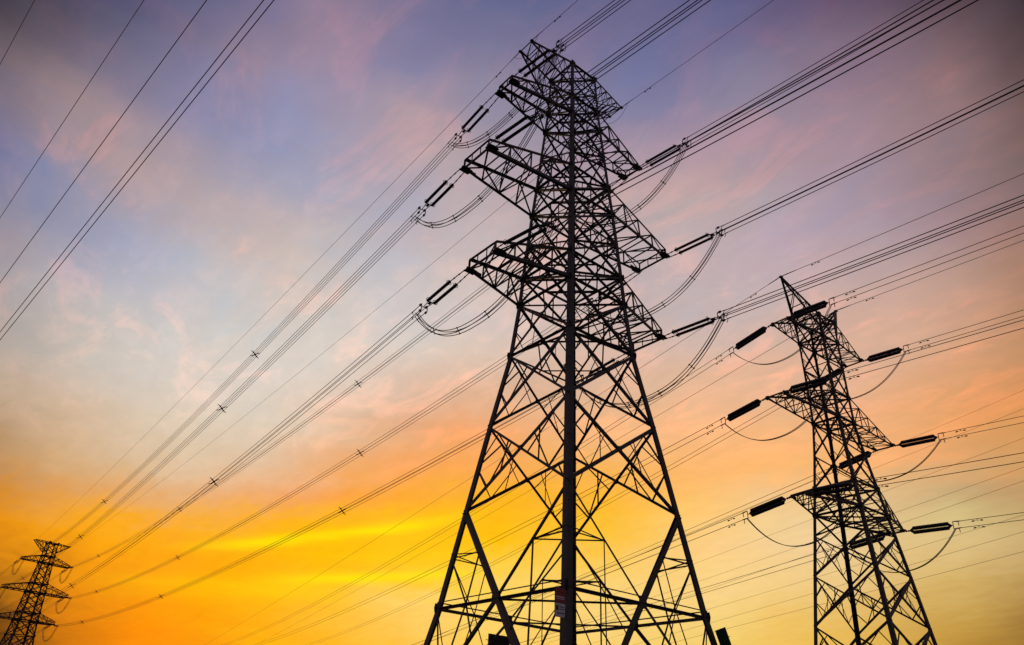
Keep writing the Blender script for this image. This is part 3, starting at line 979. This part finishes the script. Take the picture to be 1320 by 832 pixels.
JSAG1 = {('a1', 1): 3.0, ('a2', 1): 3.8, ('a3', 1): 4.2, ('a1', -1): 3.9, ('a2', -1): 4.3, ('a3', -1): 4.4}
JSAGR = {('a1', 1): 2.8, ('a2', 1): 2.7, ('a3', 1): 2.9, ('a1', -1): 2.4, ('a2', -1): 2.1, ('a3', -1): 2.5}
ends_t2 = {}
for lv in ('a1', 'a2', 'a3'):
    for sd_ in (1, -1):
        P1, Q1, s1 = W_['T1T2_%s_%d' % (lv, sd_)]
        P2, Q2, s2 = W_['T1T0_%s_%d' % (lv, sd_)]
        ends_t2[(lv, sd_)] = Q1
        L_ = 'quad wires from the %s %s arm of %s %s'
        rig(P1, Q1, s1, P2, Q2, s2, 'quad_far', 'quad_near', LEVEL[lv], SIDE[sd_], CENTRE, JSAG1[(lv, sd_)], 2.3, True,
            ((L_ % (LEVEL[lv], SIDE[sd_], CENTRE, 'down to the distant pylon'), True), (L_ % (LEVEL[lv], SIDE[sd_], CENTRE, 'up to the right'), False)),
            (.2, .51, .815), (.34, .62), 90, .027)
        P1, Q1, s1 = W_['RR2_%s_%d' % (lv, sd_)]
        P2, Q2, s2 = W_['RR0_%s_%d' % (lv, sd_)]
        L_ = 'twin wires running %s from the %s %s arm of %s'
        rig(P1, Q1, s1, P2, Q2, s2, 'twin_far', 'twin_near', LEVEL[lv], SIDE[sd_], RIGHTP, JSAGR[(lv, sd_)], 2.2, False,
            ((L_ % ('left', LEVEL[lv], SIDE[sd_], RIGHTP), False), (L_ % ('right', LEVEL[lv], SIDE[sd_], RIGHTP), False)), (), (), 70, .024)
# the distant pylon turns the line away to the left
tw = R(48)
out = Vector((-math.cos(tw), math.sin(tw), 0)) * 260
A2, L2 = Vector((-math.sin(Y2), -math.cos(Y2), 0)), Vector((math.cos(Y2), -math.sin(Y2), 0))
for (lv, zt, at, lt) in (('a1', 50.21, 8.144, .865), ('a2', 40.40, 10.48, 1.625), ('a3', 31.19, 9.116, 1.64)):
    for sd_ in (1, -1):
        E1 = ends_t2[(lv, sd_)]
        Pb, Qb, sb = W_['T1T2_%s_%d' % (lv, sd_)]
        P = T2 + A2 * (sd_ * at) - L2 * lt + Vector((0, 0, zt + G))
        rig(list(P), list(P + out + Vector((0, 0, -4))), 6.0, Qb, Pb, sb, 'quad_far', 'quad_far', LEVEL[lv], SIDE[sd_], FARP, 4.2, 2.3, True,
            (('quad wires leaving left from the %s %s arm of %s' % (LEVEL[lv], SIDE[sd_], FARP), False), None), (.22, .5), (), 50)
# earth wires
for key, lab in (('T1T2_e_1', 'thin earth wire from the left peak of the tallest pylon down to the distant pylon'),
                 ('T1T2_e_-1', 'thin earth wire from the right peak of the tallest pylon down to the distant pylon'),
                 ('T1T0_e_1', 'thin earth wire from the left peak of the tallest pylon up to the frame top'),
                 ('T1T0_e_-1', 'thin earth wire from the right peak of the tallest pylon up to the right'),
                 ('RR0_h_1', 'thin earth wire running right from the pointed peak of the slim right pylon'),
                 ('RR0_h_-1', 'thin earth wire running right from the rear peak of the slim right pylon'),
                 ('RR2_h_1', 'thin earth wire running left from the pointed peak of the slim right pylon'),
                 ('RR2_h_-1', 'thin earth wire running left from the rear peak of the slim right pylon')):
    P, Q, s = W_[key]
    C = along_curve(P, Q, s, 4000)
    b = bundle('earth_wire', lab, 'power line', 'earth wires', C, 0, len(C) - 1, [(0, 0)], .022, 90, (), None, [(3.4, (0, 0))])
    m = MB()
    m.tube([Vector(C[0]) - Vector(C[0]), Vector(at_dist(C, .5)[0]) - Vector(C[0]), Vector(at_dist(C, 1.5)[0]) - Vector(C[0])], [.03, .045, .03], 6)
    link('tension_clamp', m.mesh('tension_clamp', M_fit), b)

for sd_ in (1, -1):
    a, b = Vector(W_['T1T2_e_%d' % sd_][0]), Vector(W_['T1T0_e_%d' % sd_][0])
    dn = (b - a).normalized()
    j = [a.lerp(b, t) - dn * (.9 * (1 - 2 * t)) - Vector((0, 0, 1.25 * (1 - abs(2 * t - 1) ** 2.4))) for t in [k / 20 for k in range(21)]]
    m = MB()
    m.tube([p - a for p in j], .018, 5)
    o = link('earth_wire_jumper', m.mesh('earth_wire_jumper', M_cable, True))
    o.location = a
    tag(o, 'small slack loop under the %s earth-wire peak of the tallest pylon' % SIDE[sd_], 'cable', 'slack loops at the earth-wire peaks')

# wires of a further line crossing behind the right pylon
FAR = [([92.7, 117.92, 61.25], [80.17, 137.23, 58.45], 'uppermost'), ([85.87, 110.57, 54.0], [70.91, 133.6, 51.04], 'second from the top'),
       ([78.97, 103.26, 45.66], [41.74, 160.59, 37.53], 'third from the top'), ([75.04, 99.97, 39.64], [40.95, 152.47, 32.51], 'fourth from the top'),
       ([71.65, 96.26, 36.19], [39.56, 145.67, 29.29], 'fourth from the bottom'), ([71.78, 114.33, 33.43], [43.39, 158.05, 28.08], 'third from the bottom'),
       ([74.9, 103.8, 31.36], [42.34, 153.93, 24.79], 'second from the bottom'), ([69.53, 97.8, 26.15], [40.97, 141.78, 20.52], 'lowest')]
for a, b, which in FAR:
    a, b = np.array(a), np.array(b)
    a[2] += G
    b[2] += G
    d = (b - a) / np.linalg.norm((b - a)[:2])
    p0, p1 = a - d * 60, a + d * 150
    p1[2] = max(p1[2], 14.0)
    C = along_curve(p0, p1, .5, 400)
    bundle('distant_wire', 'faint thin wire crossing behind the right pylon, %s of eight' % which, 'power line', 'wires of the far line', C, 0, 399, [(0, 0)], .022, 40)

# wires of a line passing overhead at upper left
OVER = [((-28.28, 27.66, 36.0), 'leftmost, cutting the upper left corner', .018), ((-19.46, 24.25, 32.0), 'second from the left', .018),
        ((-14.22, 21.05, 28.0), 'middle of the five', .021), ((-10.44, 18.66, 25.0), 'upper wire of the close pair', .021),
        ((-9.9, 18.33, 24.5), 'lower wire of the close pair', .021)]
OV = np.array([-0.6993, 0.7148, -0.1257])
for a, which, rad in OVER:
    a = np.array(a) + np.array([0, 0, G])
    C = along_curve(a - OV * 60, a + OV * 110, .25, 600)
    bundle('overhead_wire', 'overhead wire crossing the upper left sky, %s' % which, 'power line', 'wires of the line passing overhead', C, 0, 599, [(0, 0)], rad, 50)

# ------------------------------------------------------------------ plates on the tallest pylon
MT = Matrix.Translation(T1) @ Matrix.Rotation(-Y1, 4, 'Z')


def at1(x, y, z):
    return MT @ Vector((x, y, z))


def dirn(x, y, z=0):
    return (MT.to_3x3() @ Vector((x, y, z))).normalized()


def w1(z):
    return float(np.interp(z, [r[0] for r in big_rings], [r[1] for r in big_rings]))


LX, NY = dirn(1, 0), dirn(0, -1)               # along the line / towards the near arms


def panel(name, label, c, ex, ey, n, w, h, bands, marks, m_back, cat='sign'):
    """enamelled plate on a back plate: bands = (v0, v1, material); marks = (u0, u1, v0, v1) raised print"""
    root = thing(name, label, cat, c)
    m = MB()
    m.box((0, 0, 0), ex, ey, w, h, .03)
    link('back_plate', m.mesh('back_plate', m_back), root)
    for v0, v1, mm in bands:
        m = MB()
        m.box(n * .020 + ey * ((v0 + v1) / 2 - .5) * h, ex, ey, w * .97, (v1 - v0) * h * .98, .008)
        link('enamel_field', m.mesh('enamel_field', mm), root)
    for u0, u1, v0, v1, mm in marks:
        m = MB()
        m.box(n * .027 + ex * ((u0 + u1) / 2 - .5) * w + ey * ((v0 + v1) / 2 - .5) * h, ex, ey, (u1 - u0) * w, (v1 - v0) * h, .004)
        link('print_line', m.mesh('print_line', mm), root)
    m = MB()
    for s in (-.3, .3):
        m.tube([-n * .02 + ey * (s * h) - ex * (w * .1), -n * .02 + ey * (s * h) + ex * (w * .62)], .02, 5)
    link('bracket', m.mesh('bracket', M_steel), root)
    return root


z = 7.05 + G
wf = w1(z)
up = Vector((0, 0, 1))
panel('warning_sign', 'red and white warning plate on the front leg of the tallest pylon', at1(wf + .03, -wf - .50, z), -NY, up, LX, .74, 1.48,
      [(.0, .47, M_white), (.48, 1.0, M_red)],
      [(.12, .9, .66, .70, M_white), (.12, .9, .60, .63, M_white), (.2, .8, .84, .87, M_mark), (.1, .35, .22, .38, M_mark), (.45, .9, .33, .36, M_mark), (.45, .9, .26, .28, M_mark), (.2, .9, .12, .15, M_mark)], M_dark)
z = 5.6 + G
wr = w1(z)
lean = (at1(w1(z + 1), w1(z + 1), z + 1) - at1(w1(z), w1(z), z)).normalized()
nn = LX.cross(lean).normalized()
nn = nn if nn.y < 0 else -nn
ex_ = (LX - lean * LX.dot(lean)).normalized()
nn = ex_.cross(lean)
panel('number_plate', 'green and plum plate on the right leg of the tallest pylon', at1(wr + .46, wr, z + .35), ex_, lean, nn, .80, 2.9,
      [(.55, 1.0, M_green), (.0, .53, M_purple)], [(.25, .8, .73, .76, M_mark), (.2, .8, .40, .43, M_mark), (.2, .8, .30, .33, M_mark)], M_dark)
z = 6.05 + G
panel('danger_board', 'large dark board hung on the left braces of the tallest pylon', at1(-w1(z) + .12, -.55, z), NY, up, -LX, 1.9, 2.1,
      [(.05, .95, M_dark)], [], M_dark)
